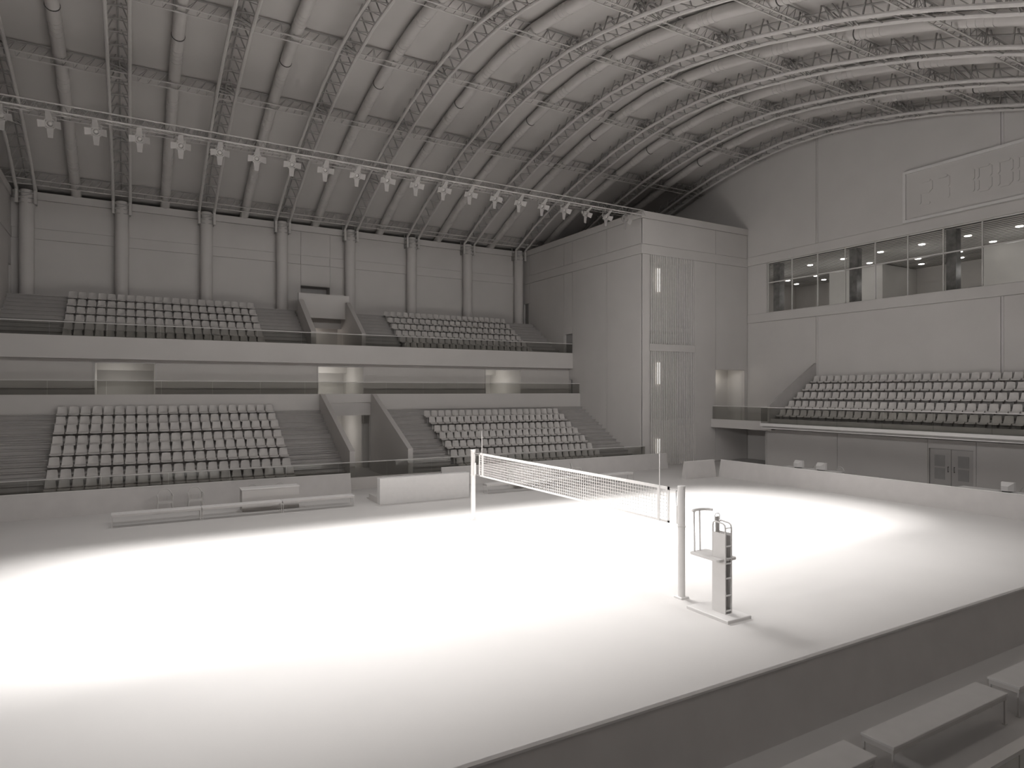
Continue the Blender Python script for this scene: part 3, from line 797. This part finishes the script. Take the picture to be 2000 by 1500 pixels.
# ---------------------------------------------------------------- garden chairs
def chair_parts():
    P = []
    seat = []
    for i, (y, z) in enumerate([(-.25,.41),(-.22,.435),(-.1,.43),(.05,.42),(.2,.415)]):
        seat.append([(t*(.25-.02*(i == 0)), y, z+.015*abs(t)**3) for t in (-1,-.5,0,.5,1)])
    P.append(('seat', MB().sheet(seat, .02, lambda i, j: (0, 0, -1)).box(-.24, .24, -.255, -.235, .37, .43), True))
    for sx in (-1, 1):
        P.append(('leg', MB().bar((sx*.25, -.24, .43), (sx*.28, -.29, 0), .026, 6, .02).bar((sx*.25,-.24,.43),(sx*.26,-.23,.64),.02,6), True))
        P.append(('leg', MB().bar((sx*.22, .2, .42), (sx*.27, .31, 0), .026, 6, .02), True))
        P.append(('armrest', MB().tube([(sx*.26, -.25, .62), (sx*.275, -.1, .645), (sx*.27, .1, .65), (sx*.25, .24, .67)], [.018,.026,.026,.018], 6), True))
    arc = [(.25*math.cos(t), .22+.07*math.sin(t)+.02, .58+.30*math.sin(t)) for t in [math.pi*k/14 for k in range(15)]]
    arc = [(.24, .2, .43)]+arc+[(-.24, .2, .43)]
    bk = MB().tube(arc, .024, 6)
    for k in range(-3, 4):
        x = k*.055; z1 = .58+.30*math.sqrt(max(0, 1-(x/.25)**2)); t = math.asin(min(1, (z1-.58)/.30))
        bk.box(x*1.05-.012, x*1.05+.012, .215, .235, .42, .6); bk.bar((x*1.05, .225, .59), (x*.98, .24+.07*math.sin(t), z1), .012)
    P.append(('backrest', bk, True))
    return P
CP = [(nm, mb.mesh(nm, M_chair, sm_)) for nm, mb, sm_ in chair_parts()]
def chair(x, y, rz, label, group='white plastic garden chairs'):
    e = empty('garden_chair', (x, y, 0), rz, label, 'chair', group)
    for nm, me in CP:
        o = bpy.data.objects.new(nm, me); COL.objects.link(o); o.parent = e
chair(1.13, 28.95, 0, 'plastic garden chair behind the left bench, leftmost of the two in full view')
chair(2.2, 28.92, 0, 'plastic garden chair behind the left bench, right of the two in full view')
chair(4.3, 28.45, 0, 'plastic garden chair peeking over the small desk, left one')
chair(5.38, 28.45, 0, 'plastic garden chair peeking over the small desk, right one')
for k, x in enumerate((9.9, 10.85, 12.0, 12.95)):
    e_ = chair(x, 28.1, .05*(-1)**k, 'plastic garden chair peeking over the long counter, %s from the left' % ORD[k])
chair(16.7, 28.5, 0, 'plastic garden chair behind the net at the second desk, left one')
chair(17.75, 28.5, 0, 'plastic garden chair behind the net at the second desk, right one')
chair(19.25, 28.6, 1.0, 'plastic garden chair turned sideways above the net tape, left one')
chair(20.6, 28.6, 1.1, 'plastic garden chair turned sideways above the net tape, right one')

# ---------------------------------------------------------------- net, posts
def post(y, ny, label):
    e = empty('net_post', (10.9, y, 0), 0, label, 'net post', 'volleyball net posts')
    pts = [(.085*math.cos(math.pi/8+t*math.pi/4), .085*math.sin(math.pi/8+t*math.pi/4)) for t in range(8)]
    pr = [(.085*math.cos(t*math.pi/10), .085*math.sin(t*math.pi/10)) for t in range(20)]
    MB().prism(pr, 'z', .03, 2.52).build('pole', M_white, e, True)
    pc = [(.09*math.cos(t*math.pi/10), .09*math.sin(t*math.pi/10)) for t in range(20)]
    MB().prism(pc, 'z', 2.52, 2.57).build('cap', M_white, e, True)
    MB().cham(-.12, .12, -.12, .12, 0, .045, .012).build('base_plate', M_white, e)
    MB().box(-.03, .05, ny*.095, ny*.14, 1.68, 2.1).box(-.015, .035, ny*.085, ny*.115, 1.6, 2.45).build('net_slider', M_white, e)
    MB().tube([(0, ny*.08, 2.44), (0, ny*.17, 2.43), (.01, ny*.18, 2.3), (0, ny*.16, 2.1)], .008, 6).build('winch_cable', M_dark, e)
    c = MB()
    for z in (1.63, 1.66): c.tube([(.095*math.cos(t*math.pi/8), .095*math.sin(t*math.pi/8), z) for t in range(16)], .006, 5, True)
    c.build('cord_loop', M_net, e)
post(11.03, 1, 'near volleyball net post beside the umpire stand')
post(21.62, -1, 'far volleyball net post by the long counter')
NX, NY0, NY1, NZ0, NZ1 = 10.93, 11.45, 21.2, 1.64, 2.49
e = empty('volleyball_net', (NX, NY0, NZ0), 0, 'white volleyball net stretched between the two posts', 'net')
L = NY1-NY0; H = NZ1-NZ0
m = MB(); n_ = 98
for i in range(1, n_):
    y = L*i/n_; m.box(-.003, .003, y-.005, y+.005, .04, H-.06)
for j in range(1, 9):
    z = .04+(H-.10)*j/9; m.box(-.003, .003, 0, L, z-.005, z+.005)
m.build('mesh', M_net, e)
MB().box(-.006, .006, 0, L, H-.075, H).build('top_band', M_net, e)
MB().box(-.006, .006, 0, L, 0, .05).build('bottom_band', M_net, e)
for y in (0, L-.05): MB().box(-.006, .006, y, y+.06, 0, H).build('side_band', M_net, e)
for y in (.37, L-.3): MB().box(-.008, .008, y-.035, y+.035, 0, H).build('antenna_band', M_net, e)
for y in (.32, L-.25):
    MB().bar((-.014, y, .0), (-.014, y, H+.82), .011, 8).build('antenna', M_white, e)
c = MB()
for z in (H-.04, .03): c.bar((0, 0, z), (-.02, -.33, z+.0), .005); c.bar((0, L, z), (-.02, L+.33, z), .005)
c.build('tension_cord', M_net, e)

# ---------------------------------------------------------------- umpire stand
e = empty('umpire_stand', (10.8, 9.86, 0), 0, 'tall narrow umpire ladder stand beside the near net post', 'umpire stand')
ox, oy = 10.8, 9.86
def ub(*a): return MB().box(a[0]-ox, a[1]-ox, a[2]-oy, a[3]-oy, a[4], a[5])
def tp(P): return [(p[0]-ox, p[1]-oy, p[2]) for p in P]
MB().cham(10.46-ox, 11.16-ox, 9.29-oy, 10.43-oy, 0, .07, .012).build('base_plate', M_white, e)
for x in (10.735, 10.915):
    pl = ub(x-.012, x+.012, 9.59, 9.95, .07, 1.75)
    pl.build('side_panel', M_white, e)
    MB().tube(tp([(x, 9.60, 1.1), (x, 9.60, 1.86), (x, 9.615, 1.92), (x, 9.66, 1.955), (x, 9.88, 1.975), (x, 9.925, 1.95), (x, 9.94, 1.89), (x, 9.94, 1.1)]), .018, 8).build('hand_loop', M_white, e, True)
for z in (.13, .45, .81, 1.12, 1.22, 1.48):
    MB().bar((10.735-ox, 9.605-oy, z), (10.915-ox, 9.605-oy, z), .018, 8).build('rung', M_white, e, True)
ub(10.74, 10.91, 9.93, 9.945, .07, 1.72).build('back_panel', M_panel, e)
MB().bar((10.735-ox, 9.62-oy, 1.86), (10.915-ox, 9.62-oy, 1.86), .011, 8).build('cross_bar', M_white, e, True)
pf = []
for cx_, cy_, a0 in ((11.06, 10.42, 0), (10.66, 10.42, 90), (10.64, 9.70, 180), (11.06, 9.70, 270)):
    for q in range(5):
        t = math.radians(a0+q*22.5); pf.append((cx_+.075*math.cos(t)-ox, cy_+.075*math.sin(t)-oy))
MB().prism(pf, 'z', 1.165, 1.215).build('foot_platform', M_white, e)
for x in (10.70, 10.87): MB().bar((x-ox, 10.43-oy, 1.21), (x-ox, 10.45-oy, 2.10), .02, 8).build('guard_post', M_white, e, True)
MB().tube(tp([(10.60, 10.34, 2.12), (10.63, 10.41, 2.12), (10.70, 10.45, 2.12), (10.85, 10.47, 2.12), (11.02, 10.47, 2.115), (11.11, 10.43, 2.11), (11.16, 10.34, 2.105)]), .032, 8).build('guard_rail', M_white, e, True)
ub(10.79, 10.88, 9.90, 9.925, 1.70, 2.06).build('seat_back', M_panel, e)
MB().tube(tp([(10.765, 9.91, 1.98), (10.765, 9.91, 2.09), (10.79, 9.91, 2.125), (10.88, 9.91, 2.125), (10.905, 9.91, 2.09), (10.905, 9.91, 1.98)]), .009, 6).build('back_loop', M_white, e, True)

# ---------------------------------------------------------------- timekeeper tables with monitors behind the right barrier
def tv_table(y0, y1, label):
    e = empty('table', (29.35, y0, 0), 0, label, 'table')
    MB().cham(0, .75, 0, y1-y0, .74, .78, .006).build('table_top', M_white, e)
    for a in (.04, .69):
        for b in (.04, y1-y0-.06): MB().box(a, a+.03, b, b+.03, 0, .74).build('leg', M_steel, e)
def monitor(x, y, label):
    e = empty('monitor', (x, y, .78), 0, label, 'monitor', 'box monitors behind the right barrier')
    MB().prism([(-.10, -.14), (.10, -.14), (.13, .14), (-.13, .14)], 'z', 0, .03).build('stand', M_black, e)
    b = MB(); A = [(-.24,-.12,.05),(-.24,.12,.05),(-.24,.12,.24),(-.24,-.12,.24)]; B = [(.0,-.22,.03),(.0,.22,.03),(.0,.22,.37),(.0,-.22,.37)]; Cc = [(.13,-.23,.02),(.13,.23,.02),(.13,.23,.38),(.13,-.23,.38)]
    b.poly(A+B+Cc, [(0,3,2,1),(0,1,5,4),(1,2,6,5),(2,3,7,6),(3,0,4,7),(4,5,9,8),(5,6,10,9),(6,7,11,10),(7,4,8,11),(8,9,10,11)])
    b.build('case', M_white, e)
    MB().box(.13, .14, -.19, .19, .07, .34).build('screen', M_black, e)
tv_table(19.6, 22.6, 'plain table hidden behind the right barrier under two monitors')
tv_table(11.6, 14.2, 'plain table hidden behind the right barrier at the frame edge')
monitor(29.7, 21.75, 'white box monitor on the table behind the right barrier, left one')
monitor(29.7, 20.47, 'white box monitor on the table behind the right barrier, middle one')
monitor(29.7, 12.45, 'white box monitor behind the right barrier at the right frame edge')
chair(30.75, 21.65, -math.pi/2, 'plastic garden chair behind the left monitor')
chair(30.75, 20.35, -math.pi/2, 'plastic garden chair behind the middle monitor')
chair(30.75, 12.35, -math.pi/2, 'plastic garden chair behind the monitor at the frame edge')

# ---------------------------------------------------------------- near stand edge (in front of the camera)
tag(MB().box(-3.5, 22, 2.86, 3.12, 0, .56).build('plinth_wall', M_wall), 'low wall under the near glass railing in the bottom right corner', 'wall')
e = glass_rail('glass_railing', -3.4, 21.9, 3.02, .56, 1.30, 'near glass railing cutting the bottom right corner', railw=.055, seg=1.2)

# ---------------------------------------------------------------- world, camera, view
wd = bpy.data.worlds.new('World'); S.world = wd; wd.use_nodes = True
wd.node_tree.nodes['Background'].inputs[0].default_value = (.5, .5, .5, 1); wd.node_tree.nodes['Background'].inputs[1].default_value = .05
cam = bpy.data.cameras.new('camera'); co = bpy.data.objects.new('camera', cam); COL.objects.link(co)
co.location = (0, 0, 4.75); co.rotation_euler = (math.pi/2, 0, math.radians(-30.15))
cam.sensor_width = 36; cam.lens = 36*1279/2000; cam.shift_y = 13/2000; cam.clip_start = .05; cam.clip_end = 300
S.camera = co
S.view_settings.view_transform = 'Standard'; S.view_settings.look = 'None'; S.view_settings.gamma = 1
S.view_settings.exposure = 0.03
try: S.view_settings.use_curve_mapping = False
except Exception: pass
cy = S.cycles
cy.use_denoising = True
cy.max_bounces = 8; cy.diffuse_bounces = 3; cy.glossy_bounces = 3; cy.transparent_max_bounces = 12
cy.sample_clamp_indirect = 10
cy.use_guiding = False
